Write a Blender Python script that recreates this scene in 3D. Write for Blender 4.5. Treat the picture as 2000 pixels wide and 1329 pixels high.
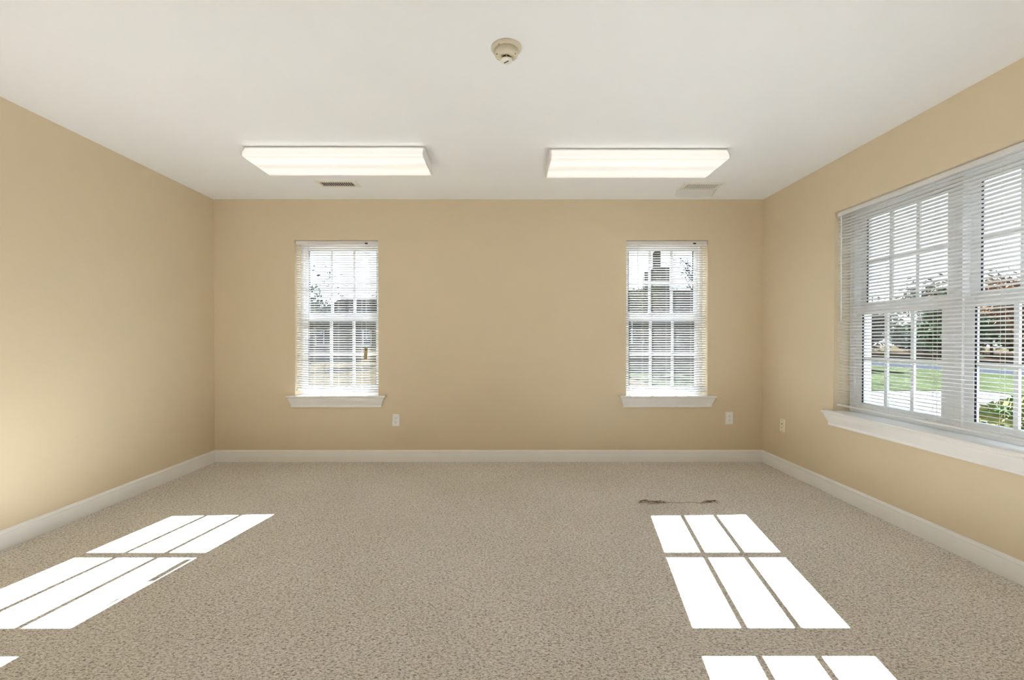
import bpy, bmesh, math, random
from mathutils import Vector, Matrix
R = math.radians
for o in list(bpy.data.objects):
    bpy.data.objects.remove(o, do_unlink=True)
scene = bpy.context.scene
COL = scene.collection

# ------------------------------------------------------------------ camera, sky, sun, exposure
W, D, H, REAR = 5.102, 4.35, 2.44, -1.3        # room width, depth to the back wall, height, rear wall
XL, XR = -W / 2, W / 2
WT = 0.215                                     # outer wall thickness

cd = bpy.data.cameras.new('camera')
cd.sensor_width = 36.0
cd.lens = 36.0 * 913.5 / 2000.0
cd.shift_x = 11.67 / 2000.0
cd.shift_y = 7.91 / 2000.0
cd.clip_start = 0.02
cd.clip_end = 500
cam = bpy.data.objects.new('camera', cd)
cam.location = (0.1585, 0.0, 1.1324)
cam.rotation_euler = (R(90 - 0.467), 0.0, R(-0.055))
COL.objects.link(cam)
scene.camera = cam

SUN_DIR = Vector((0.170, 1.0, 0.488)).normalized()      # towards the sun
world = bpy.data.worlds.new('world')
scene.world = world
world.use_nodes = True
wn = world.node_tree.nodes
wl = world.node_tree.links
wn.clear()
wo = wn.new('ShaderNodeOutputWorld')
wb = wn.new('ShaderNodeBackground')
# bright hazy winter sky: near-white at the horizon, pale blue overhead
geo = wn.new('ShaderNodeTexCoord')
sep = wn.new('ShaderNodeSeparateXYZ')
ramp = wn.new('ShaderNodeValToRGB')
ramp.color_ramp.elements[0].position = 0.0
ramp.color_ramp.elements[0].color = (0.90, 0.95, 1.0, 1)
ramp.color_ramp.elements[1].position = 0.75
ramp.color_ramp.elements[1].color = (0.55, 0.76, 1.0, 1)
wl.new(geo.outputs['Generated'], sep.inputs[0])
wl.new(sep.outputs['Z'], ramp.inputs['Fac'])
wl.new(ramp.outputs['Color'], wb.inputs['Color'])
wb.inputs['Strength'].default_value = 1.95
wl.new(wb.outputs[0], wo.inputs['Surface'])

sd = bpy.data.lights.new('sun', 'SUN')
sd.energy = 140.0
sd.angle = R(0.09)
sd.color = (0.775, 0.848, 1.0)
sun = bpy.data.objects.new('sun', sd)
sun.rotation_euler = SUN_DIR.to_track_quat('Z', 'Y').to_euler()
sun.location = SUN_DIR * 30
COL.objects.link(sun)

FIXTURE_EMISSION = 0.62

scene.view_settings.view_transform = 'Standard'
scene.view_settings.look = 'None'
scene.view_settings.gamma = 1.0
scene.view_settings.exposure = 0.0
scene.view_settings.use_curve_mapping = False
try:
    scene.cycles.use_denoising = True
    scene.cycles.max_bounces = 10
    scene.cycles.diffuse_bounces = 6
    scene.cycles.transparent_max_bounces = 12
    scene.cycles.sample_clamp_indirect = 12.0
    scene.cycles.caustics_reflective = False
    scene.cycles.caustics_refractive = False
except Exception:
    pass


# ------------------------------------------------------------------ materials
def srgb(r, g, b):
    def f(c):
        c /= 255.0
        return c / 12.92 if c <= 0.04045 else ((c + 0.055) / 1.055) ** 2.4
    return (f(r), f(g), f(b), 1.0)


def mat(name, col, rough=0.5, spec=0.4, metal=0.0, var=0.0, vscale=8.0, bump=0.0, bscale=200.0, bdist=0.002):
    m = bpy.data.materials.new(name)
    m.use_nodes = True
    nt = m.node_tree
    p = nt.nodes['Principled BSDF']
    p.inputs['Base Color'].default_value = col
    p.inputs['Roughness'].default_value = rough
    p.inputs['Metallic'].default_value = metal
    p.inputs['Specular IOR Level'].default_value = spec
    if var or bump:
        tc = nt.nodes.new('ShaderNodeTexCoord')
    if var:
        n = nt.nodes.new('ShaderNodeTexNoise')
        n.inputs['Scale'].default_value = vscale
        n.inputs['Detail'].default_value = 4
        nt.links.new(tc.outputs['Object'], n.inputs['Vector'])
        r = nt.nodes.new('ShaderNodeValToRGB')
        r.color_ramp.elements[0].position = 0.3
        r.color_ramp.elements[1].position = 0.7
        r.color_ramp.elements[0].color = tuple(max(0, c * (1 - var)) for c in col[:3]) + (1,)
        r.color_ramp.elements[1].color = tuple(min(1, c * (1 + var)) for c in col[:3]) + (1,)
        nt.links.new(n.outputs['Fac'], r.inputs['Fac'])
        nt.links.new(r.outputs['Color'], p.inputs['Base Color'])
    if bump:
        n2 = nt.nodes.new('ShaderNodeTexNoise')
        n2.inputs['Scale'].default_value = bscale
        n2.inputs['Detail'].default_value = 3
        nt.links.new(tc.outputs['Object'], n2.inputs['Vector'])
        b = nt.nodes.new('ShaderNodeBump')
        b.inputs['Strength'].default_value = bump
        b.inputs['Distance'].default_value = bdist
        nt.links.new(n2.outputs['Fac'], b.inputs['Height'])
        nt.links.new(b.outputs['Normal'], p.inputs['Normal'])
    return m


M = {}
M['wall'] = mat('tan_wall_paint', (0.69, 0.575, 0.395, 1), 0.42, 0.35, var=0.012, vscale=2.5, bump=0.12, bscale=260, bdist=0.001)
M['ceiling'] = mat('white_ceiling_paint', (0.90, 0.90, 0.895, 1), 0.6, 0.3, var=0.01, vscale=2, bump=0.08, bscale=200, bdist=0.001)
M['trim'] = mat('white_trim_paint', (0.88, 0.865, 0.835, 1), 0.32, 0.45, var=0.015, vscale=6)
M['vinyl'] = mat('white_window_vinyl', (0.88, 0.88, 0.865, 1), 0.35, 0.45, var=0.01)
M['slat'] = mat('white_slat_enamel', (0.74, 0.73, 0.71, 1), 0.38, 0.45, var=0.01)
M['cord'] = mat('white_cord', (0.80, 0.79, 0.74, 1), 0.7, 0.2, var=0.02)
M['wand'] = mat('clear_plastic_wand', (0.85, 0.86, 0.86, 1), 0.15, 0.5, var=0.01)
M['tag'] = mat('tan_tag', srgb(176, 158, 122), 0.6, 0.2, var=0.05, vscale=30)
M['dark'] = mat('dark_gap', (0.02, 0.018, 0.016, 1), 0.7, 0.2, var=0.1)
M['gasket'] = mat('dark_rubber_gasket', (0.03, 0.03, 0.05, 1), 0.6, 0.2, var=0.1)
M['plate'] = mat('white_plate_plastic', (0.92, 0.91, 0.87, 1), 0.3, 0.5, var=0.01)
M['almond'] = mat('almond_plate_plastic', (0.88, 0.81, 0.60, 1), 0.3, 0.5, var=0.01)
M['metalw'] = mat('white_enamel_metal', (0.80, 0.79, 0.76, 1), 0.35, 0.5, var=0.01)
M['vent'] = mat('cream_vent_enamel', (0.80, 0.77, 0.68, 1), 0.4, 0.45, var=0.02)
M['detector'] = mat('aged_cream_plastic', (0.66, 0.59, 0.44, 1), 0.4, 0.45, var=0.04, vscale=20)
M['detcap'] = mat('pale_cream_plastic', (0.78, 0.76, 0.66, 1), 0.4, 0.45, var=0.03, vscale=20)
M['bronze'] = mat('brown_mesh', (0.10, 0.065, 0.03, 1), 0.6, 0.3, var=0.2, vscale=90)
M['brass'] = mat('jack_metal', (0.5, 0.42, 0.25, 1), 0.3, 0.5, metal=0.9, var=0.05)
M['yarn'] = mat('loose_carpet_yarn', srgb(120, 98, 70), 0.9, 0.1, var=0.25, vscale=90)
M['yarnpale'] = mat('pale_carpet_yarn', srgb(190, 172, 142), 0.9, 0.1, var=0.2, vscale=90)
# outside
M['dryground'] = mat('dry_tan_grass', (0.0468, 0.0345, 0.0189, 1), 0.95, 0.0, var=0.35, vscale=0.9, bump=0.5, bscale=6, bdist=0.05)
M['lawn'] = mat('green_lawn', (0.0310, 0.0370, 0.0165, 1), 0.95, 0.0, var=0.4, vscale=1.3, bump=0.5, bscale=8, bdist=0.05)
M['concrete'] = mat('pale_concrete', (0.0710, 0.0655, 0.0573, 1), 0.9, 0.0, var=0.06, vscale=1.2, bump=0.2, bscale=40)
M['asphalt'] = mat('grey_asphalt', (0.0246, 0.0256, 0.0300, 1), 0.9, 0.0, var=0.12, vscale=3, bump=0.2, bscale=60)
M['mulch'] = mat('leaf_litter', (0.0300, 0.0186, 0.0109, 1), 0.95, 0.0, var=0.5, vscale=5, bump=0.6, bscale=20, bdist=0.05)
M['bark'] = mat('grey_brown_bark', (0.0546, 0.0437, 0.0338, 1), 0.9, 0.0, var=0.3, vscale=14, bump=0.5, bscale=40, bdist=0.01)
M['stucco'] = mat('tan_stucco', (0.0601, 0.0513, 0.0382, 1), 0.9, 0.0, var=0.06, vscale=2, bump=0.2, bscale=60)
M['brick'] = mat('pale_tan_brickwork', (0.0683, 0.0573, 0.0426, 1), 0.9, 0.0, var=0.15, vscale=9, bump=0.2, bscale=60)
M['roof'] = mat('brown_shingles', (0.0273, 0.0181, 0.0126, 1), 0.9, 0.0, var=0.3, vscale=8, bump=0.4, bscale=40, bdist=0.01)
M['farwin'] = mat('dark_window_glass', (0.0273, 0.0328, 0.0410, 1), 0.12, 0.0, var=0.1)


def leafmat(name, a, b, scale=2.5):
    m = mat(name, a, 0.85, 0.0)
    nt = m.node_tree
    p = nt.nodes['Principled BSDF']
    tc = nt.nodes.new('ShaderNodeTexCoord')
    n = nt.nodes.new('ShaderNodeTexNoise')
    n.inputs['Scale'].default_value = scale
    n.inputs['Detail'].default_value = 6
    r = nt.nodes.new('ShaderNodeValToRGB')
    r.color_ramp.elements[0].position = 0.36
    r.color_ramp.elements[1].position = 0.62
    r.color_ramp.elements[0].color = a
    r.color_ramp.elements[1].color = b
    nt.links.new(tc.outputs['Object'], n.inputs['Vector'])
    nt.links.new(n.outputs['Fac'], r.inputs['Fac'])
    nt.links.new(r.outputs['Color'], p.inputs['Base Color'])
    p.inputs['Subsurface Weight'].default_value = 0.0
    return m


M['leaf_green'] = leafmat('evergreen_leaves', (0.0130, 0.0312, 0.0156, 1), (0.0442, 0.0780, 0.0312, 1))
M['leaf_yellow'] = leafmat('yellow_green_leaves', (0.0715, 0.0845, 0.0286, 1), (0.1430, 0.1300, 0.0455, 1))
M['leaf_rust'] = leafmat('rust_leaves', (0.1040, 0.0468, 0.0208, 1), (0.1820, 0.1105, 0.0624, 1))
M['leaf_pale'] = leafmat('pale_tan_leaves', (0.1040, 0.0910, 0.0650, 1), (0.1820, 0.1690, 0.1300, 1))
M['leaf_holly'] = leafmat('holly_leaves', (0.0260, 0.0650, 0.0208, 1), (0.1690, 0.1495, 0.0468, 1), 7.0)


def glass_mat():
    m = bpy.data.materials.new('window_glass')
    m.use_nodes = True
    nt = m.node_tree
    nt.nodes.clear()
    out = nt.nodes.new('ShaderNodeOutputMaterial')
    mix = nt.nodes.new('ShaderNodeMixShader')
    tr = nt.nodes.new('ShaderNodeBsdfTransparent')
    tr.inputs['Color'].default_value = (0.95, 0.965, 0.96, 1)
    gl = nt.nodes.new('ShaderNodeBsdfGlossy')
    gl.inputs['Roughness'].default_value = 0.01
    lw = nt.nodes.new('ShaderNodeLayerWeight')
    lw.inputs['Blend'].default_value = 0.5
    pw = nt.nodes.new('ShaderNodeMath')
    pw.operation = 'POWER'
    pw.inputs[1].default_value = 4.0
    nt.links.new(lw.outputs['Facing'], pw.inputs[0])
    fr = nt.nodes.new('ShaderNodeMath')
    fr.operation = 'MULTIPLY_ADD'
    fr.inputs[1].default_value = 0.5
    fr.inputs[2].default_value = 0.025
    nt.links.new(pw.outputs[0], fr.inputs[0])
    nt.links.new(fr.outputs[0], mix.inputs[0])
    nt.links.new(tr.outputs[0], mix.inputs[1])
    nt.links.new(gl.outputs[0], mix.inputs[2])
    nt.links.new(mix.outputs[0], out.inputs['Surface'])
    return m


M['glass'] = glass_mat()


def clear_plastic():
    m = bpy.data.materials.new('clear_deflector_plastic')
    m.use_nodes = True
    nt = m.node_tree
    nt.nodes.clear()
    out = nt.nodes.new('ShaderNodeOutputMaterial')
    mix = nt.nodes.new('ShaderNodeMixShader')
    mix.inputs[0].default_value = 0.06
    tr = nt.nodes.new('ShaderNodeBsdfTransparent')
    tr.inputs['Color'].default_value = (0.985, 0.985, 0.98, 1)
    pr = nt.nodes.new('ShaderNodeBsdfPrincipled')
    pr.inputs['Base Color'].default_value = (0.8, 0.8, 0.78, 1)
    pr.inputs['Roughness'].default_value = 0.15
    nt.links.new(tr.outputs[0], mix.inputs[1])
    nt.links.new(pr.outputs[0], mix.inputs[2])
    nt.links.new(mix.outputs[0], out.inputs['Surface'])
    return m


M['clear'] = clear_plastic()


def carpet_mat():
    m = bpy.data.materials.new('beige_loop_carpet')
    m.use_nodes = True
    nt = m.node_tree
    N, L = nt.nodes, nt.links
    p = N['Principled BSDF']
    p.inputs['Roughness'].default_value = 0.95
    p.inputs['Specular IOR Level'].default_value = 0.1
    tc = N.new('ShaderNodeTexCoord')
    mp = N.new('ShaderNodeMapping')
    mp.inputs['Scale'].default_value = (0.55, 1.0, 1.0)
    L.new(tc.outputs['Object'], mp.inputs['Vector'])
    a = N.new('ShaderNodeTexNoise')
    a.inputs['Scale'].default_value = 165
    a.inputs['Detail'].default_value = 3.0
    a.inputs['Roughness'].default_value = 0.65
    a.inputs['Distortion'].default_value = 0.8
    L.new(mp.outputs[0], a.inputs['Vector'])
    b = N.new('ShaderNodeTexNoise')
    b.inputs['Scale'].default_value = 1.6
    b.inputs['Detail'].default_value = 5
    L.new(tc.outputs['Object'], b.inputs['Vector'])
    r = N.new('ShaderNodeValToRGB')
    e = r.color_ramp.elements
    e[0].position, e[0].color = 0.35, (0.26, 0.22, 0.18, 1)
    e[1].position, e[1].color = 0.65, (0.92, 0.885, 0.83, 1)
    k = e.new(0.5)
    k.color = (0.745, 0.695, 0.625, 1)
    L.new(a.outputs['Fac'], r.inputs['Fac'])
    mx = N.new('ShaderNodeMixRGB')
    mx.blend_type = 'MULTIPLY'
    r2 = N.new('ShaderNodeValToRGB')
    r2.color_ramp.elements[0].position, r2.color_ramp.elements[0].color = 0.3, (0.93, 0.92, 0.90, 1)
    r2.color_ramp.elements[1].position, r2.color_ramp.elements[1].color = 0.7, (1, 1, 1, 1)
    L.new(b.outputs['Fac'], r2.inputs['Fac'])
    mx.inputs[0].default_value = 1.0
    L.new(r.outputs[0], mx.inputs[1])
    L.new(r2.outputs[0], mx.inputs[2])
    L.new(mx.outputs[0], p.inputs['Base Color'])
    bp = N.new('ShaderNodeBump')
    bp.inputs['Strength'].default_value = 0.55
    bp.inputs['Distance'].default_value = 0.006
    L.new(a.outputs['Fac'], bp.inputs['Height'])
    L.new(bp.outputs[0], p.inputs['Normal'])
    return m


M['carpet'] = carpet_mat()


def lens_mat():
    """Backlit prismatic acrylic: glows over its two rows of tubes."""
    m = bpy.data.materials.new('lit_acrylic_lens')
    m.use_nodes = True
    nt = m.node_tree
    N, L = nt.nodes, nt.links
    p = N['Principled BSDF']
    p.inputs['Base Color'].default_value = (0.55, 0.535, 0.50, 1)
    p.inputs['Roughness'].default_value = 0.45
    tc = N.new('ShaderNodeTexCoord')
    sp = N.new('ShaderNodeSeparateXYZ')
    L.new(tc.outputs['Object'], sp.inputs[0])
    # cos-shaped bands across the width (local y), two tube rows
    ml = N.new('ShaderNodeMath'); ml.operation = 'MULTIPLY'; ml.inputs[1].default_value = 2 * math.pi / 0.19
    L.new(sp.outputs['Y'], ml.inputs[0])
    cs = N.new('ShaderNodeMath'); cs.operation = 'COSINE'
    L.new(ml.outputs[0], cs.inputs[0])
    mr = N.new('ShaderNodeMapRange')
    mr.inputs['From Min'].default_value = -1
    mr.inputs['From Max'].default_value = 1
    mr.inputs['To Min'].default_value = FIXTURE_EMISSION * 1.15
    mr.inputs['To Max'].default_value = FIXTURE_EMISSION * 0.85
    L.new(cs.outputs[0], mr.inputs['Value'])
    p.inputs['Emission Color'].default_value = (1.0, 0.955, 0.87, 1)
    # flared sides emit more than the bottom, standing in for missing reflected light
    ge = N.new('ShaderNodeNewGeometry')
    sn = N.new('ShaderNodeSeparateXYZ')
    L.new(ge.outputs['True Normal'], sn.inputs[0])
    ab = N.new('ShaderNodeMath'); ab.operation = 'ABSOLUTE'
    L.new(sn.outputs['Z'], ab.inputs[0])
    m2 = N.new('ShaderNodeMapRange')
    m2.inputs['From Min'].default_value = 0.6
    m2.inputs['From Max'].default_value = 0.98
    m2.inputs['To Min'].default_value = 1.15
    m2.inputs['To Max'].default_value = 1.0
    L.new(ab.outputs[0], m2.inputs['Value'])
    mu = N.new('ShaderNodeMath'); mu.operation = 'MULTIPLY'
    L.new(mr.outputs[0], mu.inputs[0])
    L.new(m2.outputs[0], mu.inputs[1])
    L.new(mu.outputs[0], p.inputs['Emission Strength'])
    return m


M['lens'] = lens_mat()


# ------------------------------------------------------------------ mesh helpers
class MB:
    def __init__(self):
        self.v, self.f = [], []

    def add(self, vs, fs):
        o = len(self.v)
        self.v += [tuple(x) for x in vs]
        self.f += [tuple(i + o for i in t) for t in fs]
        return self

    def box(self, x0, x1, y0, y1, z0, z1, mtx=None):
        vs = [Vector((x, y, z)) for z in (z0, z1) for y in (y0, y1) for x in (x0, x1)]
        if mtx is not None:
            vs = [mtx @ v for v in vs]
        return self.add(vs, [(0, 2, 3, 1), (4, 5, 7, 6), (0, 1, 5, 4), (2, 6, 7, 3), (0, 4, 6, 2), (1, 3, 7, 5)])

    def tube(self, pts, r, n=8):
        pts = [Vector(p) for p in pts]
        rs = r if isinstance(r, (list, tuple)) else [r] * len(pts)
        rings = []
        for i, p in enumerate(pts):
            d = (pts[min(i + 1, len(pts) - 1)] - pts[max(i - 1, 0)]).normalized()
            a = d.orthogonal().normalized() if abs(d.z) < 0.99 else Vector((1, 0, 0))
            if abs(d.z) < 0.99:
                a = d.cross(Vector((0, 0, 1))).normalized()
            b = d.cross(a).normalized()
            rings.append([p + (a * math.cos(t) + b * math.sin(t)) * rs[i] for t in [2 * math.pi * k / n for k in range(n)]])
        vs = [v for g in rings for v in g]
        fs = []
        for i in range(len(rings) - 1):
            for k in range(n):
                k2 = (k + 1) % n
                fs.append((i * n + k, i * n + k2, (i + 1) * n + k2, (i + 1) * n + k))
        fs.append(tuple(range(n))[::-1])
        fs.append(tuple((len(rings) - 1) * n + k for k in range(n)))
        return self.add(vs, fs)

    def lathe(self, prof, n=40, c=(0, 0, 0)):
        """prof: (r, z) list; closed at the ends where r == 0."""
        vs, fs, idx = [], [], []
        for r, z in prof:
            if r < 1e-6:
                idx.append([len(vs)])
                vs.append((c[0], c[1], c[2] + z))
            else:
                idx.append(list(range(len(vs), len(vs) + n)))
                vs += [(c[0] + r * math.cos(2 * math.pi * k / n), c[1] + r * math.sin(2 * math.pi * k / n), c[2] + z) for k in range(n)]
        for a, b in zip(idx, idx[1:]):
            for k in range(n):
                k2 = (k + 1) % n
                if len(a) == 1 and len(b) == 1:
                    continue
                if len(a) == 1:
                    fs.append((a[0], b[k2], b[k]))
                elif len(b) == 1:
                    fs.append((a[k], a[k2], b[0]))
                else:
                    fs.append((a[k], a[k2], b[k2], b[k]))
        return self.add(vs, fs)

    def prism(self, poly, axis, a, b):
        """Extrude a 2D polygon along an axis ('x': poly is (y, z); 'y': (x, z); 'z': (x, y))."""
        def P(u, v, t):
            return {'x': (t, u, v), 'y': (u, t, v), 'z': (u, v, t)}[axis]
        n = len(poly)
        vs = [P(u, v, a) for u, v in poly] + [P(u, v, b) for u, v in poly]
        fs = [(i, (i + 1) % n, n + (i + 1) % n, n + i) for i in range(n)]
        fs += [tuple(range(n))[::-1], tuple(range(n, 2 * n))]
        return self.add(vs, fs)

    def mesh(self, name, m, smooth=False, bevel=0.0):
        me = bpy.data.meshes.new(name)
        me.from_pydata(self.v, [], self.f)
        bm = bmesh.new()
        bm.from_mesh(me)
        bmesh.ops.recalc_face_normals(bm, faces=bm.faces)
        if bevel:
            es = [e for e in bm.edges if len(e.link_faces) == 2 and e.calc_face_angle(0) > 0.7]
            bmesh.ops.bevel(bm, geom=es, offset=bevel, segments=2, affect='EDGES', profile=0.6)
        bm.to_mesh(me)
        bm.free()
        me.materials.append(m)
        if smooth:
            for pl in me.polygons:
                pl.use_smooth = True
            try:
                me.set_sharp_from_angle(angle=R(40))
            except Exception:
                pass
        me.update()
        return me

    def build(self, name, m, parent=None, smooth=False, bevel=0.0):
        return link(name, self.mesh(name, m, smooth, bevel), parent)


def link(name, me, parent=None):
    o = bpy.data.objects.new(name, me)
    COL.objects.link(o)
    if parent is not None:
        o.parent = parent
    return o


def empty(name, loc=(0, 0, 0), rz=0.0):
    o = bpy.data.objects.new(name, None)
    o.empty_display_size = 0.1
    o.location = loc
    o.rotation_euler = (0, 0, rz)
    COL.objects.link(o)
    return o


def tag(o, label, cat, group=None):
    o['label'] = label
    o['category'] = cat
    if group:
        o['group'] = group
    return o


def struct(o, label=None):
    o['kind'] = 'structure'
    if label:
        o['label'] = label
    return o


# ------------------------------------------------------------------ room shell
def wall(name, m, u0, u1, z0, z1, holes, place, label):
    """Thick wall in local (u, depth, z); holes = (ua, ub, za, zb)."""
    us = sorted({u0, u1} | {h[0] for h in holes} | {h[1] for h in holes})
    zs = sorted({z0, z1} | {h[2] for h in holes} | {h[3] for h in holes})

    def solid(i, j):
        if i < 0 or j < 0 or i >= len(us) - 1 or j >= len(zs) - 1:
            return False
        uc, zc = (us[i] + us[i + 1]) / 2, (zs[j] + zs[j + 1]) / 2
        return not any(h[0] < uc < h[1] and h[2] < zc < h[3] for h in holes)
    mb = MB()
    for i in range(len(us) - 1):
        for j in range(len(zs) - 1):
            if not solid(i, j):
                continue
            a, b, c, d = us[i], us[i + 1], zs[j], zs[j + 1]
            for dep in (0, WT):
                mb.add([place(a, dep, c), place(b, dep, c), place(b, dep, d), place(a, dep, d)], [(0, 1, 2, 3)])
            if not solid(i - 1, j):
                mb.add([place(a, 0, c), place(a, WT, c), place(a, WT, d), place(a, 0, d)], [(0, 1, 2, 3)])
            if not solid(i + 1, j):
                mb.add([place(b, 0, c), place(b, WT, c), place(b, WT, d), place(b, 0, d)], [(0, 1, 2, 3)])
            if not solid(i, j - 1):
                mb.add([place(a, 0, c), place(b, 0, c), place(b, WT, c), place(a, WT, c)], [(0, 1, 2, 3)])
            if not solid(i, j + 1):
                mb.add([place(a, 0, d), place(b, 0, d), place(b, WT, d), place(a, WT, d)], [(0, 1, 2, 3)])
    me = bpy.data.meshes.new(name)
    me.from_pydata(mb.v, [], mb.f)
    bm = bmesh.new()
    bm.from_mesh(me)
    bmesh.ops.remove_doubles(bm, verts=bm.verts, dist=1e-5)
    bmesh.ops.recalc_face_normals(bm, faces=bm.faces)
    bm.to_mesh(me)
    bm.free()
    me.materials.append(m)
    return struct(link(name, me), label)


SILL, HEAD = 0.600, 2.062
WIN_A = (-1.800, -1.024)
WIN_B = (1.280, 2.040)
WIN_C = (1.815, 3.405)         # along y on the right wall
wall('wall_back', M['wall'], XL - WT, XR + WT, -0.15, H + 0.1,
     [(WIN_A[0], WIN_A[1], SILL, HEAD), (WIN_B[0], WIN_B[1], SILL, HEAD)],
     lambda u, d, z: (u, D + d, z), 'tan painted back wall with two windows')
wall('wall_right', M['wall'], REAR, D, -0.15, H + 0.1, [(WIN_C[0], WIN_C[1], SILL, HEAD)],
     lambda u, d, z: (XR + d, u, z), 'tan painted right wall with a wide window')
wall('wall_left', M['wall'], REAR, D, -0.15, H + 0.1, [],
     lambda u, d, z: (XL - d, u, z), 'plain tan painted left wall')
wall('wall_rear', M['wall'], XL - WT, XR + WT, -0.15, H + 0.1, [],
     lambda u, d, z: (u, REAR - d, z), 'tan painted wall behind the viewer')
struct(MB().box(XL, XR, REAR, D, H, H + 0.1).build('ceiling', M['ceiling']), 'smooth white ceiling')
floor = struct(MB().box(XL, XR, REAR, D, -0.15, 0).build('floor', M['carpet']), 'beige loop pile carpet floor')

# frayed seam in the carpet, in front of the right-hand patch of sun
random.seed(5)


def thread(name, pts, r, m):
    return MB().tube(pts, r, 6).build(name, m, floor, smooth=True)


seam_pts = []
for i in range(40):
    t = i / 39
    seam_pts.append((1.085 + 0.52 * t, 3.250 + 0.006 * math.sin(t * 21) + random.uniform(-0.003, 0.003), 0.0002 + 0.0012 * random.random()))
thread('carpet_seam', seam_pts, 0.0011, M['yarn'])['label'] = 'thin brown pulled seam'
for (cx, cy, n, sp) in ((1.215, 3.232, 9, 0.055), (1.585, 3.243, 7, 0.04), (1.105, 3.252, 4, 0.03)):
    for k in range(n):
        x = cx + random.uniform(-sp, sp)
        y = cy + random.uniform(-0.012, 0.012)
        a = random.uniform(-0.5, 0.5)
        l = random.uniform(0.02, 0.05)
        pts = [(x - l * math.cos(a), y - l * math.sin(a), 0.002), (x - l * 0.4 * math.cos(a), y, 0.009 + 0.008 * random.random()),
               (x + l * 0.4 * math.cos(a), y + 0.004, 0.010 + 0.008 * random.random()), (x + l * math.cos(a), y + l * math.sin(a), 0.001)]
        thread('frayed_thread', pts, [0.0012, 0.0026, 0.0026, 0.001], M['yarn'] if k % 3 else M['yarnpale'])

# baseboards: flat face with a stepped, rounded cap
BB = [(0, 0), (0.013, 0), (0.013, 0.082), (0.0115, 0.086), (0.0115, 0.089), (0.0135, 0.092), (0.0125, 0.100), (0.008, 0.106), (0, 0.110)]


def baseboard(name, a, b, inward, label):
    a, b, inward = Vector(a), Vector(b), Vector(inward)
    mb = MB()
    n = len(BB)
    vs = [a + inward * p + Vector((0, 0, z)) for p, z in BB] + [b + inward * p + Vector((0, 0, z)) for p, z in BB]
    fs = [(i, (i + 1) % n, n + (i + 1) % n, n + i) for i in range(n)] + [tuple(range(n))[::-1], tuple(range(n, 2 * n))]
    mb.add(vs, fs)
    return struct(mb.build(name, M['trim'], smooth=True), label)


baseboard('baseboard_back', (XL, D, 0), (XR, D, 0), (0, -1, 0), 'white baseboard along the back wall')
baseboard('baseboard_left', (XL, REAR, 0), (XL, D, 0), (1, 0, 0), 'white baseboard along the left wall')
baseboard('baseboard_right', (XR, REAR, 0), (XR, D, 0), (-1, 0, 0), 'white baseboard along the right wall')
baseboard('baseboard_rear', (XL, REAR, 0), (XR, REAR, 0), (0, 1, 0), 'white baseboard behind the viewer')


# ------------------------------------------------------------------ windows (local: u = x, outward = y)
def double_hung(root, u0, u1, fw, st, dy):
    """One double-hung unit, both sashes with 3 x 2 grids."""
    zb, zt = SILL + 0.018, HEAD
    y0, y1 = 0.130 + dy, WT - 0.002
    fr = MB()
    fr.box(u0, u0 + fw, y0, y1, zb, zt).box(u1 - fw, u1, y0, y1, zb, zt)
    fr.box(u0 + fw, u1 - fw, y0, y1, zt - 0.028, zt).box(u0 + fw, u1 - fw, y0, y1, zb, zb + 0.030)
    fr.build('frame', M['vinyl'], root, bevel=0.002)
    a, b = u0 + fw, u1 - fw
    for kind, sa, sb, ga, gb, ya, yb in (
            ('lower_sash', zb + 0.030, 1.362, 0.692, 1.312, 0.145 + dy, 0.172 + dy),
            ('upper_sash', 1.336, zt - 0.028, 1.398, 1.996, 0.175 + dy, 0.202 + dy)):
        g0, g1 = a + st, b - st
        s = MB()
        s.box(a, g0, ya, yb, sa, sb).box(g1, b, ya, yb, sa, sb)
        s.box(g0, g1, ya, yb, sa, ga).box(g0, g1, ya, yb, gb, sb)
        so = s.build(kind, M['vinyl'], root, bevel=0.0025)
        yc = (ya + yb) / 2
        gk = MB()
        gk.box(g0 - 0.001, g0 + 0.007, ya + 0.004, yc - 0.003, ga, gb).box(g1 - 0.007, g1 + 0.001, yc + 0.003, yb - 0.004, ga, gb)
        gk.build('gasket', M['gasket'], so)
        pw = (g1 - g0) / 3
        zm = (ga + gb) / 2 + (0.0 if kind == 'lower_sash' else -0.012)
        mh = 0.0125
        for k in (1, 2):
            MB().box(g0 + k * pw - mh, g0 + k * pw + mh, yc - 0.007, yc + 0.007, ga, gb).build('muntin', M['vinyl'], so, bevel=0.0015)
        MB().box(g0, g1, yc - 0.006, yc + 0.006, zm - mh, zm + mh).build('muntin', M['vinyl'], so, bevel=0.0015)
        for k in range(3):
            for (za, zc) in ((ga, zm - mh), (zm + mh, gb)):
                MB().box(g0 + k * pw + (mh if k else 0), g0 + (k + 1) * pw - (mh if k < 2 else 0), yc - 0.002, yc + 0.002, za, zc).build('pane', M['glass'], so)
        if kind == 'lower_sash':
            for t in (0.25, 0.75):
                lk = MB()
                c = a + (b - a) * t
                lk.box(c - 0.028, c + 0.028, ya + 0.002, yb - 0.002, sb - 0.001, sb + 0.006)
                lk.box(c - 0.012, c + 0.02, ya - 0.004, yb - 0.01, sb + 0.006, sb + 0.014)
                lk.build('sash_lock', M['vinyl'], so, bevel=0.0015)
            rail = MB().box(a + (b - a) * 0.2, a + (b - a) * 0.8, ya - 0.010, ya, sa + 0.006, sa + 0.016)
            rail.build('lift_rail', M['vinyl'], so, bevel=0.002)


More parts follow.
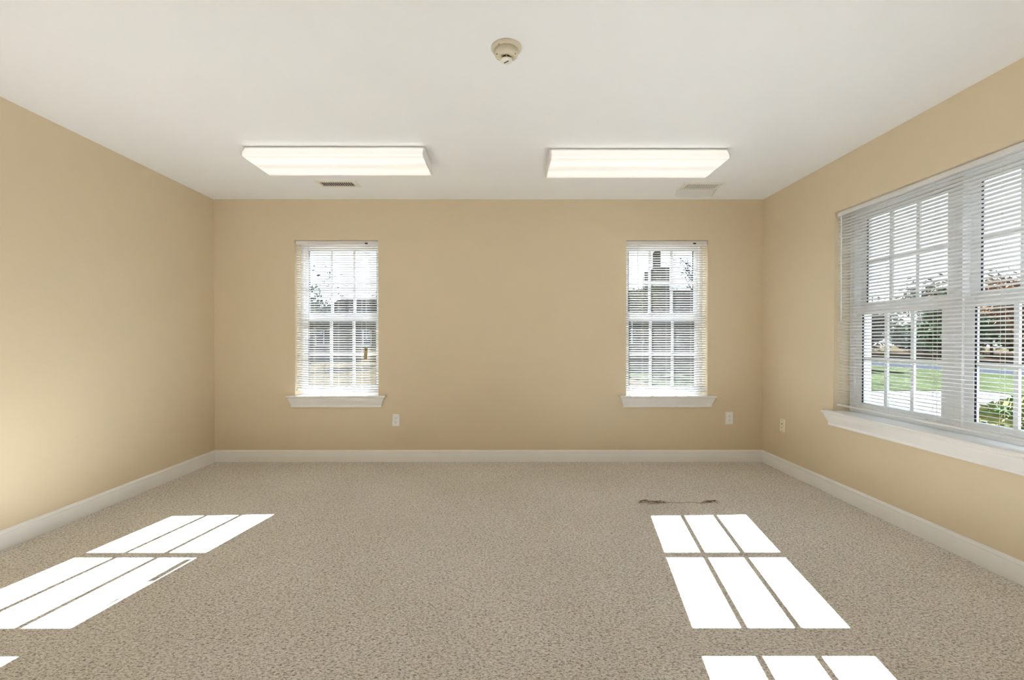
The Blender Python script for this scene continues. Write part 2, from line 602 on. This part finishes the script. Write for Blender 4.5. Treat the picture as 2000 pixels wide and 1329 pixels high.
def stool_and_apron(root, hw, horn):
    """Stool with horns and rounded nose, cove apron with mitred returns."""
    s = MB()
    nose = [(-0.046, 0.600), (-0.050, 0.604), (-0.052, 0.609), (-0.050, 0.614), (-0.046, 0.618)]
    prof = nose + [(0.0, 0.618), (0.0, 0.600)]
    s.prism(prof, 'x', -hw - horn, hw + horn)
    s.box(-hw, hw, 0.0, 0.132, 0.600, 0.618)
    s.build('window_sill', M['trim'], root, smooth=True)
    P = [(0.0, 0.600), (0.040, 0.600), (0.040, 0.592), (0.037, 0.589), (0.0365, 0.583), (0.031, 0.566), (0.024, 0.550), (0.0185, 0.534), (0.017, 0.526), (0.019, 0.523), (0.019, 0.513), (0.016, 0.509), (0.0, 0.509)]
    ap = MB()
    hx = hw + horn - 0.012
    pm = 0.040
    vs, fs = [], []
    for p, z in P:
        e = hx - (pm - p)
        vs += [(-e, 0, z), (-e, -p, z), (e, -p, z), (e, 0, z)]
    for i in range(len(P) - 1):
        for k in range(3):
            fs.append((i * 4 + k, i * 4 + k + 1, i * 4 + 4 + k + 1, i * 4 + 4 + k))
    ap.add(vs, fs)
    ap.build('apron', M['trim'], root, smooth=True)


def window(name, loc, rz, hw, units, fw, st, dy, label):
    root = struct(empty(name, loc, rz), label)
    tot = 2 * hw
    uw = tot / units
    for k in range(units):
        double_hung(root, -hw + k * uw, -hw + (k + 1) * uw, fw, st, dy)
    stool_and_apron(root, hw, 0.066)
    cw, ct = 0.09, 0.06  # outer boards added to block grazing sun from the wide window's sill
    for (a, b, z0, z1) in ((-hw - cw, -hw, SILL - cw, HEAD + cw), (hw, hw + cw, SILL - cw, HEAD + cw), (-hw, hw, HEAD, HEAD + cw), (-hw, hw, SILL - cw, SILL + 0.01)):
        MB().box(a, b, WT, WT + ct, z0, z1).build('added_shade_casing', M['vinyl'], root, bevel=0.003)
    return root


window('window_1', ((WIN_A[0] + WIN_A[1]) / 2, D, 0), 0, (WIN_A[1] - WIN_A[0]) / 2, 1, 0.026, 0.036, 0.0, 'white double-hung window in the left half of the back wall')
window('window_2', ((WIN_B[0] + WIN_B[1]) / 2, D, 0), 0, (WIN_B[1] - WIN_B[0]) / 2, 1, 0.026, 0.036, 0.0, 'white double-hung window in the right half of the back wall')
window('window_3', (XR, (WIN_C[0] + WIN_C[1]) / 2, 0), R(-90), (WIN_C[1] - WIN_C[0]) / 2, 2, 0.042, 0.052, -0.015, 'wide white twin double-hung window in the right wall')


# ------------------------------------------------------------------ mini blinds
def slat_mesh(L, tilt):
    """Crowned 25 mm slat, tilt in degrees: outer edge up when positive."""
    n, w, t, crown = 5, 0.025, 0.0006, 0.0004
    top, bot = [], []
    for i in range(n):
        s = -0.5 + i / (n - 1)
        y, z = s * w, crown * (1 - 4 * s * s)
        c, q = math.cos(R(tilt)), math.sin(R(tilt))
        top.append((y * c - z * q, y * q + z * c))
        bot.append((y * c - (z - t) * q, y * q + (z - t) * c))
    return MB().prism(top + bot[::-1], 'x', -L / 2, L / 2).mesh('slat', M['slat'], smooth=True)


def blind(loc, rz, hw, tilt, ladders, skew, wand_u, wand_len, cord_u, cord_len, label, tagged=False):
    root = tag(empty('window_blind', loc, rz), label, 'blind', 'mini blinds in the windows')
    yc = 0.034
    L = 2 * hw - 0.014
    zt = HEAD - 0.003
    hr = MB()
    hr.prism([(yc - 0.0135, zt - 0.030), (yc - 0.0135, zt), (yc - 0.0115, zt), (yc - 0.0115, zt - 0.028), (yc + 0.0115, zt - 0.028),
              (yc + 0.0115, zt), (yc + 0.0135, zt), (yc + 0.0135, zt - 0.030)], 'x', -L / 2 - 0.002, L / 2 + 0.002)
    head = hr.build('headrail', M['slat'], root)
    for s in (-1, 1):
        x = s * (L / 2 + 0.001)
        MB().box(x - 0.004, x + 0.004, yc - 0.0165, yc + 0.016, zt - 0.034, zt + 0.002).build('bracket', M['slat'], head, bevel=0.001)
    pitch = 0.0218
    z0, z1 = zt - 0.046, SILL + 0.018 + 0.030
    n = int((z0 - z1) / pitch)
    me = slat_mesh(L, tilt)
    for i in range(n):
        o = link('slat', me, root)
        k = max(0.0, 1 - (n - 1 - i) / 7.0)
        o.location = (0, yc, z0 - i * pitch - skew * 0.25 * k)
        o.rotation_euler = (0, math.asin(skew * k / (2 * hw)) if skew else 0, 0)
    zb = z0 - n * pitch + 0.001 - skew * 0.25
    br = MB()
    c = 0.0125
    br.prism([(-c, -0.004), (-c + 0.003, 0.005), (0, 0.0065), (c - 0.003, 0.005), (c, -0.004), (c - 0.003, -0.0055), (-c + 0.003, -0.0055)], 'x', -L / 2, L / 2)
    bo = br.build('bottom_rail', M['slat'], root, smooth=True)
    bo.location = (0, yc, zb)
    bo.rotation_euler = (0, math.asin(skew / (2 * hw)), 0)
    for s in (-1, 1):
        MB().box(s * L / 2 - 0.003, s * L / 2 + 0.003, -0.0135, 0.0135, -0.007, 0.0075).build('end_cap', M['slat'], bo, bevel=0.001)
    for u in ladders:
        lc = MB()
        dx = math.cos(R(tilt)) * 0.0128
        for s in (-1, 1):
            lc.tube([(u, yc + s * dx, zt - 0.03), (u, yc + s * dx, zb + 0.004)], 0.0007, 5)
        for i in range(n):
            zz = z0 - i * pitch - 0.001
            lc.tube([(u, yc - dx, zz - math.sin(R(tilt)) * 0.0125), (u, yc + dx, zz + math.sin(R(tilt)) * 0.0125)], 0.0005, 4)
        lc.build('ladder_cord', M['cord'], root)
        MB().lathe([(0, -0.0068), (0.006, -0.0066), (0.0065, -0.0052), (0, -0.005)], 14, (u, 0, 0)).build('cord_button', M['slat'], bo)
    # tilt wand with hook, lift cords with lock and tassel
    yw = yc - 0.021
    MB().tube([(wand_u, yc - 0.012, zt - 0.020), (wand_u, yw, zt - 0.026), (wand_u, yw, zt - 0.040)], 0.0014, 6).build('wand_hook', M['cord'], head)
    wd = MB()
    wd.tube([(wand_u, yw, zt - 0.038), (wand_u + 0.003, yw, zt - wand_len)], 0.0034, 6)
    wd.tube([(wand_u + 0.003, yw, zt - wand_len + 0.02), (wand_u + 0.003, yw, zt - wand_len - 0.012)], [0.0034, 0.0048], 8)
    wd.build('tilt_wand', M['wand'], root, smooth=True)
    MB().box(cord_u - 0.013, cord_u + 0.013, yc - 0.016, yc - 0.012, zt - 0.030, zt - 0.017).build('cord_lock', M['gasket'], head, bevel=0.001)
    ld = MB()
    for s in (-0.003, 0.003):
        ld.tube([(cord_u + s, yc - 0.013, zt - 0.024), (cord_u + s, yw, zt - 0.045), (cord_u + s * 0.6, yw, zt - cord_len)], 0.0009, 5)
    ld.build('lift_cord', M['cord'], root)
    MB().lathe([(0, 0.0), (0.003, -0.001), (0.0065, -0.022), (0.0065, -0.028), (0, -0.029)], 12, (cord_u, yw, zt - cord_len + 0.004)).build('tassel', M['slat'], root, smooth=True)
    if tagged:
        t = MB()
        mt = Matrix.Translation((cord_u - 0.004, yw - 0.006, 1.005)) @ Matrix.Rotation(R(3), 4, 'Y')
        t.box(-0.017, 0.017, -0.0012, 0.0012, -0.055, 0.055, mt)
        tg = t.build('warning_tag', M['tag'], root, bevel=0.0008)
        tg['label'] = 'tan paper tag hanging on the cord'
        e = MB()
        e.box(-0.007, 0.007, -0.0022, -0.0014, 0.032, 0.045, mt)
        e.build('tag_mark', M['yarn'], tg)
    return root


hwA, hwB, hwC = (WIN_A[1] - WIN_A[0]) / 2, (WIN_B[1] - WIN_B[0]) / 2, (WIN_C[1] - WIN_C[0]) / 2
blind(((WIN_A[0] + WIN_A[1]) / 2, D, 0), 0, hwA, 26, (-0.22, 0.005, 0.225), 0.020, -0.265, 0.86, 0.272, 0.90,
      'white mini blind with a tan tag on its cord, back wall left window', True)
blind(((WIN_B[0] + WIN_B[1]) / 2, D, 0), 0, hwB, 26, (-0.22, 0.005, 0.235), 0.012, -0.27, 0.46, 0.262, 0.30,
      'white mini blind without a tag, in the back window by the right corner')
blind((XR, (WIN_C[0] + WIN_C[1]) / 2, 0), R(-90), hwC, -17, (-0.66, -0.36, -0.03, 0.33, 0.66), 0.0, -0.745, 0.78, 0.70, 0.95,
      'widest white mini blind, covering the twin window of the right wall')


# ------------------------------------------------------------------ ceiling lights
def light(x0, x1, y0, y1, label):
    """Wraparound fluorescent fixture; local origin on the ceiling at the middle."""
    cx, cy = (x0 + x1) / 2, (y0 + y1) / 2
    hx, hy = (x1 - x0) / 2, (y1 - y0) / 2
    root = tag(empty('ceiling_light', (cx, cy, H)), label, 'ceiling light', 'wraparound lights on the ceiling')
    hh = hy - 0.047
    MB().box(-hx + 0.004, hx - 0.004, -hh, hh, -0.030, 0.0).build('housing', M['metalw'], root, bevel=0.002)
    # lens: shallow tray, sides flaring out downwards, soft lower corners
    prof = [(-hh - 0.012, -0.012), (-hy + 0.004, -0.052), (-hy, -0.068), (-hy + 0.006, -0.078), (-hy + 0.020, -0.080),
            (hy - 0.020, -0.080), (hy - 0.006, -0.078), (hy, -0.068), (hy - 0.004, -0.052), (hh + 0.012, -0.012)]
    inner = [(y * 0.985, z + 0.003) for y, z in prof[::-1]]
    ln = MB().prism(prof + inner, 'x', -hx + 0.006, hx - 0.006).build('lens', M['lens'], root, smooth=True)
    # end plates: rim following the lens outline
    out = [(-hh - 0.014, -0.004)] + [(y * 1.006, z - 0.0015) for y, z in prof] + [(hh + 0.014, -0.004)]
    for s in (-1, 1):
        MB().prism(out, 'x', s * hx - 0.005, s * hx + 0.005).build('end_plate', M['metalw'], root, bevel=0.001)
    for s in (-1, 1):
        MB().box(-hx + 0.006, hx - 0.006, s * (hh + 0.008) - 0.006, s * (hh + 0.008) + 0.006, -0.013, -0.004).build('edge_rail', M['metalw'], root, bevel=0.001)
    return root


light(-1.603, -0.390, 3.127, 3.503, 'long lit wraparound ceiling light nearer the left wall')
light(0.463, 1.672, 3.160, 3.552, 'long lit wraparound ceiling light nearer the right wall')


# ------------------------------------------------------------------ ceiling registers
def register(cx, cy, w, d, label, deflector=False):
    root = tag(empty('ceiling_vent', (cx, cy, H)), label, 'vent', 'air registers in the ceiling')
    hw, hd, b = w / 2, d / 2, 0.036
    fr = MB()
    # sloped flange with open middle
    o = [(-hw, -hd), (hw, -hd), (hw, hd), (-hw, hd)]
    q = 0.010
    i1 = [(-hw + q, -hd + q), (hw - q, -hd + q), (hw - q, hd - q), (-hw + q, hd - q)]
    i2 = [(-hw + b, -hd + b), (hw - b, -hd + b), (hw - b, hd - b), (-hw + b, hd - b)]
    vs = [(x, y, 0) for x, y in o] + [(x, y, -0.007) for x, y in i1] + [(x, y, -0.008) for x, y in i2] + [(x, y, -0.001) for x, y in i2]
    fs = []
    for r_ in range(3):
        for k in range(4):
            k2 = (k + 1) % 4
            fs.append((r_ * 4 + k, r_ * 4 + k2, r_ * 4 + 4 + k2, r_ * 4 + 4 + k))
    fr.add(vs, fs)
    fr.build('flange', M['vent'], root)
    MB().box(-hw + b, hw - b, -hd + b, hd - b, -0.0020, -0.0004).build('duct_opening', M['dark'], root)
    n = 15
    wi = w - 2 * b
    bm_ = MB()
    mt = Matrix.Rotation(R(24), 4, 'Y')
    bm_.box(-0.0042, 0.0042, -hd + b, hd - b, -0.0011, 0.0011, mt)
    me = bm_.mesh('blade', M['vent'])
    for k in range(n):
        ob = link('blade', me, root)
        ob.location = (-hw + b + wi * (k + 0.5) / n, 0, -0.0055)
    for s in (-1, 1):
        MB().lathe([(0, -0.0100), (0.0035, -0.0095), (0.0045, -0.0078), (0, -0.0074)], 12, (s * (hw - 0.022), 0, 0)).build('screw', M['vent'], root, smooth=True)
    MB().box(hw - b - 0.006, hw - b + 0.006, -hd + b * 0.4, -hd + b * 0.8, -0.014, -0.007).build('damper_lever', M['vent'], root, bevel=0.001)
    if deflector:
        # clear plastic air deflector hooked on the rear edge and sloping down towards the back wall
        df = MB()
        hw2 = hw - 0.012
        pr = [(hd - 0.040, -0.011), (hd - 0.010, -0.016), (hd + 0.025, -0.024), (hd + 0.052, -0.034), (hd + 0.074, -0.045)]
        th = 0.0022
        poly = pr + [(y, z + th) for y, z in pr[::-1]]
        df.prism(poly, 'x', -hw2, hw2)
        dfl = df.build('air_deflector', M['clear'], root)
        for s in (-1, 1):
            sd_ = pr + [(hd + 0.03, -0.004), (hd - 0.040, -0.008)]
            MB().prism(sd_, 'x', s * hw2 - 0.0022, s * hw2 + 0.0022).build('side_wing', M['clear'], dfl)
            rim = MB()
            rim.tube([(s * hw2, y, z) for y, z in pr], 0.0026, 6)
            rim.build('side_rim', M['metalw'], dfl, smooth=True)
        MB().tube([(-hw2, pr[-1][0], pr[-1][1]), (hw2, pr[-1][0], pr[-1][1])], 0.003, 6).build('front_rim', M['metalw'], dfl, smooth=True)
    return root


register(-1.240, 3.912, 0.345, 0.170, 'cream louvred air register behind the left ceiling light')
register(1.812, 3.965, 0.350, 0.180, 'air register with a clear plastic deflector, ceiling near the right corner', True)

# ------------------------------------------------------------------ smoke detector
sm = tag(empty('smoke_detector', (0.162, 2.100, H)), 'round aged cream smoke detector on the ceiling', 'smoke detector')
MB().lathe([(0, 0), (0.068, 0), (0.068, -0.005), (0.066, -0.009), (0.060, -0.013), (0.0535, -0.014), (0, -0.014)], 56).build('base_plate', M['detector'], sm, smooth=True)
body = MB().lathe([(0, -0.014), (0.0515, -0.014), (0.0530, -0.017), (0.0530, -0.029), (0.0505, -0.036), (0.044, -0.041), (0.033, -0.044), (0.029, -0.044), (0, -0.044)], 56).build('housing', M['detector'], sm, smooth=True)
MB().lathe([(0, -0.044), (0.0205, -0.044), (0.0205, -0.056), (0, -0.056)], 32).build('sensing_chamber', M['bronze'], sm)
for k in range(6):
    a = R(60 * k + 30)
    rib = MB()
    mt = Matrix.Rotation(a, 4, 'Z')
    rib.box(0.0195, 0.0265, -0.0022, 0.0022, -0.056, -0.042, mt)
    rib.build('rib', M['detector'], sm, bevel=0.0006)
cap = MB().lathe([(0, -0.0545), (0.0262, -0.0545), (0.0270, -0.0570), (0.0252, -0.0605), (0.019, -0.0625), (0, -0.0630)], 40).build('cap', M['detcap'], sm, smooth=True)
mt = Matrix.Translation((0, 0, -0.0636)) @ Matrix.Rotation(R(-40), 4, 'Z')
MB().box(-0.0125, 0.0125, -0.0021, 0.0021, -0.0004, 0.0016, mt).build('slot', M['dark'], cap)
for (a, r_) in ((205, 0.047), (-30, 0.046), (155, 0.043)):
    MB().lathe([(0, -0.0435), (0.0022, -0.0432), (0.0022, -0.0340), (0, -0.034)], 10, (r_ * 0.98 * math.cos(R(a)), r_ * 0.98 * math.sin(R(a)), 0.0015)).build('indicator', M['dark'], body)
MB().lathe([(0, -0.0185), (0.0030, -0.018), (0.0030, -0.012), (0, -0.012)], 10, (-0.033, -0.048, 0)).build('screw', M['brass'], sm)


# ------------------------------------------------------------------ wall plates
def plate_base(root, m, w=0.070, h=0.114):
    vs = [(-w / 2, 0, -h / 2), (w / 2, 0, -h / 2), (w / 2, 0, h / 2), (-w / 2, 0, h / 2),
          (-w / 2, -0.002, -h / 2), (w / 2, -0.002, -h / 2), (w / 2, -0.002, h / 2), (-w / 2, -0.002, h / 2)]
    q = 0.005
    vs += [(-w / 2 + q, -0.0055, -h / 2 + q), (w / 2 - q, -0.0055, -h / 2 + q), (w / 2 - q, -0.0055, h / 2 - q), (-w / 2 + q, -0.0055, h / 2 - q)]
    fs = [(0, 3, 2, 1), (8, 9, 10, 11)]
    for r_ in range(2):
        for k in range(4):
            k2 = (k + 1) % 4
            fs.append((r_ * 4 + k, r_ * 4 + k2, r_ * 4 + 4 + k2, r_ * 4 + 4 + k))
    MB().add(vs, fs).build('cover_plate', m, root)


def outlet(loc, rz, roll, label):
    root = tag(empty('power_outlet', loc, rz), label, 'outlet', 'power outlets on the back wall')
    root.rotation_euler = (0, roll, rz)
    plate_base(root, M['plate'])
    for s in (-1, 1):
        zc = s * 0.0195
        poly = []
        for k in range(24):
            t = 2 * math.pi * k / 24
            poly.append((0.0172 * math.cos(t), zc + max(-0.0135, min(0.0135, 0.0172 * math.sin(t)))))
        rc = MB().prism(poly, 'y', -0.0072, -0.005).build('receptacle', M['plate'], root)
        for x, hgt in ((-0.0063, 0.0085), (0.0063, 0.007)):
            MB().box(x - 0.0012, x + 0.0012, -0.0076, -0.0070, zc + 0.004 - hgt / 2, zc + 0.004 + hgt / 2).build('slot', M['dark'], rc)
        hole = [(0.0024 * math.cos(2 * math.pi * k / 12), zc - 0.0075 + 0.0024 * math.sin(2 * math.pi * k / 12)) for k in range(12)]
        MB().prism(hole, 'y', -0.0076, -0.0070).build('ground_hole', M['dark'], rc)
    sc = [(0.003 * math.cos(2 * math.pi * k / 12), 0.003 * math.sin(2 * math.pi * k / 12)) for k in range(12)]
    MB().prism(sc, 'y', -0.0066, -0.005).build('screw', M['metalw'], root)
    return root


outlet((-0.862, D, 0.388), 0, R(1.5), 'white duplex power outlet just right of the left back window')
outlet((2.241, D, 0.406), 0, R(-0.6), 'white duplex power outlet below the right back window, by the corner')

pl = tag(empty('wall_jack', (XR, 4.030, 0.395), R(-90)), 'almond wall plate with two jacks, on the right wall near the corner', 'wall plate')
plate_base(pl, M['almond'])
circ = lambda r, z: [(r * math.cos(2 * math.pi * k / 16), z + r * math.sin(2 * math.pi * k / 16)) for k in range(16)]
jk = MB().prism(circ(0.0065, 0.014), 'y', -0.0080, -0.005).build('jack', M['brass'], pl)
MB().prism(circ(0.0045, 0.014), 'y', -0.0084, -0.0078).build('jack_hole', M['dark'], jk)
jk = MB().box(-0.006, 0.006, -0.0066, -0.005, -0.021, -0.009).build('jack', M['almond'], pl)
MB().box(-0.0040, 0.0040, -0.0070, -0.0064, -0.0185, -0.0115).build('jack_hole', M['yarn'], jk)
for z in (-0.044, 0.044):
    MB().prism(circ(0.003, z), 'y', -0.0068, -0.005).build('screw', M['brass'], pl)

# ------------------------------------------------------------------ outside: ground
GZ = -0.32
struct(MB().box(-90, 90, -40, 140, GZ - 0.3, GZ).build('ground', M['dryground']), 'dry tan grass outside the windows')
struct(MB().box(XR + WT + 2.2, 13.5, -20, 13.2, GZ - 0.1, GZ + 0.02).build('parking_lot', M['concrete']), 'pale sunlit concrete outside the right window')
struct(MB().box(13.5, 60, -20, 60, GZ - 0.1, GZ + 0.03).build('lawn', M['lawn']), 'green lawn beyond the concrete')
struct(MB().box(XR + WT + 2.2, 13.5, 13.2, 60, GZ - 0.1, GZ + 0.03).build('lawn_verge', M['lawn']), 'green verge behind the concrete')
struct(MB().box(21.0, 24.5, -20, 60, GZ - 0.1, GZ + 0.05).build('road', M['asphalt']), 'grey road crossing the lawn')
struct(MB().box(27, 60, -20, 60, GZ - 0.1, GZ + 0.06).build('leaf_litter', M['mulch']), 'brown leaf litter under the trees')


# ------------------------------------------------------------------ outside: trees and shrubs
def foliage(center_fn, n, size, rng):
    v, f = [], []
    for _ in range(n):
        c = center_fn()
        a = Vector((rng.gauss(0, 1), rng.gauss(0, 1), rng.gauss(0, 1))).normalized()
        b = a.orthogonal().normalized()
        s = size * 1.7 * rng.uniform(0.6, 1.4)
        i = len(v)
        v += [tuple(c - a * s), tuple(c + b * s * 0.45), tuple(c + a * s), tuple(c - b * s * 0.45)]
        f.append((i, i + 1, i + 2, i + 3))
    return v, f


def tree(x, y, h, rad, leaf, n, size, label, seed, trunk_frac=0.35, bare=False, group='trees outside the windows', name='tree'):
    rng = random.Random(seed)
    root = tag(empty(name, (x, y, GZ)), label, 'tree', group)
    tk = MB()
    r0 = 0.018 * h + 0.03
    pts = [(0, 0, -0.05), (rng.uniform(-.1, .1), rng.uniform(-.1, .1), h * 0.3), (rng.uniform(-.2, .2), rng.uniform(-.2, .2), h * 0.6), (rng.uniform(-.3, .3), 0, h * 0.92)]
    tk.tube(pts, [r0, r0 * 0.8, r0 * 0.5, r0 * 0.1], 8)
    tk.build('trunk', M['bark'], root, smooth=True)
    br = MB()
    tips = []
    for k in range(16 if bare else 10):
        t = rng.uniform(trunk_frac, 0.9)
        z = h * t
        a = rng.uniform(0, 2 * math.pi)
        l = rad * rng.uniform(0.6, 1.0) * (1.15 - 0.5 * t)
        p0 = Vector((0, 0, z))
        p1 = p0 + Vector((math.cos(a) * l * 0.5, math.sin(a) * l * 0.5, l * 0.28))
        p2 = p0 + Vector((math.cos(a) * l, math.sin(a) * l, l * 0.7))
        br.tube([p0, p1, p2], [r0 * 0.32, r0 * 0.2, r0 * 0.05], 5)
        tips += [p1, p2]
        for j in range(5 if bare else 2):
            q0 = p0.lerp(p2, rng.uniform(0.3, 0.9))
            q1 = q0 + Vector((rng.uniform(-1, 1), rng.uniform(-1, 1), rng.uniform(0.2, 1))) * l * 0.4
            br.tube([q0, q0.lerp(q1, 0.5) + Vector((0, 0, l * 0.05)), q1], [r0 * 0.12, r0 * 0.07, r0 * 0.02], 4)
            tips.append(q1)
    br.build('branches', M['bark'], root, smooth=True)

    def cf():
        t = rng.choice(tips)
        s = rad * 0.26
        return Vector((t.x + rng.gauss(0, s), t.y + rng.gauss(0, s), t.z + rng.gauss(0, s * 0.8)))
    v, f = foliage(cf, n, size, rng)
    fo = MB()
    fo.v, fo.f = v, f
    me = bpy.data.meshes.new('foliage')
    me.from_pydata(v, [], f)
    me.materials.append(leaf)
    o = link('foliage', me, root)
    o['kind'] = 'stuff'
    return root


def shrub(x, y, rx, ry, h, leaf, n, size, label, seed, group='shrubs outside the right window'):
    rng = random.Random(seed)
    root = tag(empty('shrub', (x, y, GZ)), label, 'shrub', group)
    st = MB()
    for k in range(9):
        a = rng.uniform(0, 6.28)
        q = rng.uniform(0.3, 0.8)
        st.tube([(0.05 * math.cos(a), 0.05 * math.sin(a), -0.03), (rx * q * 0.5 * math.cos(a), ry * q * 0.5 * math.sin(a), h * 0.45), (rx * q * math.cos(a), ry * q * math.sin(a), h * 0.88)], [0.018, 0.012, 0.004], 5)
    st.build('stems', M['bark'], root, smooth=True)

    def cf():
        while True:
            p = Vector((rng.uniform(-1, 1), rng.uniform(-1, 1), rng.uniform(-1, 1)))
            if 0.35 < p.length < 1:
                break
        return Vector((p.x * rx, p.y * ry, h * 0.52 + p.z * h * 0.48))
    v, f = foliage(cf, n, size, rng)
    me = bpy.data.meshes.new('foliage')
    me.from_pydata(v, [], f)
    me.materials.append(leaf)
    o = link('foliage', me, root)
    o['kind'] = 'stuff'
    return root


# right window view
shrub(4.35, 3.45, 0.62, 0.62, 1.08, M['leaf_holly'], 5200, 0.030, 'yellow-green leafy shrub close outside the right window', 3)
shrub(4.95, 2.15, 0.62, 0.62, 1.15, M['leaf_holly'], 3600, 0.032, 'leafy green shrub nearer the viewer outside the right window', 4)
tree(46.0, 39.0, 5.6, 3.6, M['leaf_rust'], 5200, 0.15, 'rust-leaved tree beyond the road, right window', 11, 0.10)
tree(37.0, 50.0, 5.2, 3.4, M['leaf_pale'], 4800, 0.15, 'pale tan tree furthest left in the right window', 12, 0.10)
tree(33.0, 33.5, 3.3, 2.4, M['leaf_green'], 4200, 0.11, 'dark evergreen low tree between the tan and rust trees', 13, 0.05)
tree(27.0, 39.5, 3.2, 2.4, M['leaf_green'], 4200, 0.11, 'dark evergreen tree left of the pale tan tree', 14, 0.05)
tree(47.5, 50.0, 6.0, 4.0, M['leaf_pale'], 4600, 0.17, 'tall tan tree behind the low evergreen, right window', 15, 0.10)
tree(31.0, 27.2, 4.6, 2.6, M['leaf_rust'], 4200, 0.11, 'small rust tree on the lawn at the right edge', 16, 0.12)
tree(39.9, 42.7, 4.4, 1.5, M['leaf_pale'], 3600, 0.12, 'pale grey-green tree just left of the rust tree, right window', 17, 0.05)
tree(38.5, 36.8, 4.0, 2.0, M['leaf_pale'], 3600, 0.12, 'short pale tree in front of the large rust tree', 18, 0.05)
tree(33.2, 43.6, 4.2, 2.0, M['leaf_pale'], 3600, 0.12, 'short pale tree behind the left evergreen, right window', 19, 0.05)
shrub(44.0, 61.0, 4.2, 2.2, 3.6, M['leaf_green'], 2600, 0.2, 'dark hedge furthest left behind the trees, right window', 31, 'far hedges behind the trees')
shrub(51.5, 57.5, 4.2, 2.2, 3.6, M['leaf_green'], 2600, 0.2, 'dark hedge in the middle behind the trees, right window', 32, 'far hedges behind the trees')
shrub(58.5, 51.5, 4.2, 2.2, 3.6, M['leaf_green'], 2600, 0.2, 'dark hedge furthest right behind the trees, right window', 33, 'far hedges behind the trees')
# back windows view
tree(-11.2, 27.0, 4.9, 2.0, M['leaf_pale'], 300, 0.06, 'bare branching tree seen through the left back window', 21, 0.3, True)
tree(-6.8, 29.5, 4.6, 1.5, M['leaf_pale'], 1500, 0.08, 'pale tree right of the brown roof, left back window', 22, 0.2)
tree(-14.6, 33.0, 4.4, 2.0, M['leaf_green'], 2600, 0.12, 'dark tree left of the brown-roofed house', 23, 0.15)
tree(7.55, 24.5, 5.2, 0.75, M['leaf_yellow'], 1100, 0.06, 'slim yellow-green tree in the right back window', 24, 0.25)
tree(9.75, 24.0, 5.8, 1.3, M['leaf_pale'], 240, 0.05, 'bare twiggy tree in the right back window', 25, 0.3, True)

# ------------------------------------------------------------------ outside: buildings


def far_window(root, x, y, z0, z1, w):
    f = MB().box(x - w / 2, x + w / 2, y - 0.06, y + 0.02, z0, z1).build('window', M['vinyl'], root)
    for k in (-1, 1):
        MB().box(x + k * w / 4 - w / 4 + 0.06, x + k * w / 4 + w / 4 - 0.04, y - 0.08, y - 0.05, z0 + 0.08, z1 - 0.08).build('pane', M['farwin'], f)


hb = tag(empty('house', (-11.3, 40.0, GZ)), 'low house with a brown hipped roof beyond the left back window', 'house', 'buildings beyond the back windows')
MB().box(-4.6, 4.6, -3.0, 3.0, 0, 3.0).build('walls', M['stucco'], hb)
rf = MB()
rf.add([(-5.1, -3.5, 2.9), (5.1, -3.5, 2.9), (5.1, 3.5, 2.9), (-5.1, 3.5, 2.9), (-2.6, 0, 5.0), (2.6, 0, 5.0)],
       [(0, 1, 5, 4), (1, 2, 5), (2, 3, 4, 5), (3, 0, 4), (0, 3, 2, 1)])
rf.build('roof', M['roof'], hb)
for x in (-2.9, 0.2, 3.0):
    far_window(hb, x, -3.0, 1.0, 2.3, 1.3)

ob = tag(empty('office_building', (10.5, 32.0, GZ)), 'long flat tan building with a square tower beyond the right back window', 'building', 'buildings beyond the back windows')
MB().box(-6.5, 8.5, -2.5, 4.5, 0, 4.35).build('walls', M['stucco'], ob)
MB().box(-6.7, 8.7, -2.7, 4.7, 4.35, 4.60).build('parapet', M['brick'], ob)
tw = MB().box(-1.04, -0.15, -2.9, -0.6, 0, 6.0).build('tower', M['brick'], ob)
MB().box(-1.04, -0.70, -2.9, -2.4, 6.0, 7.0).build('chimney', M['brick'], tw)
for x in (-4.8, -2.4, 3.2, 5.6):
    far_window(ob, x, -2.5, 1.2, 2.8, 1.5)
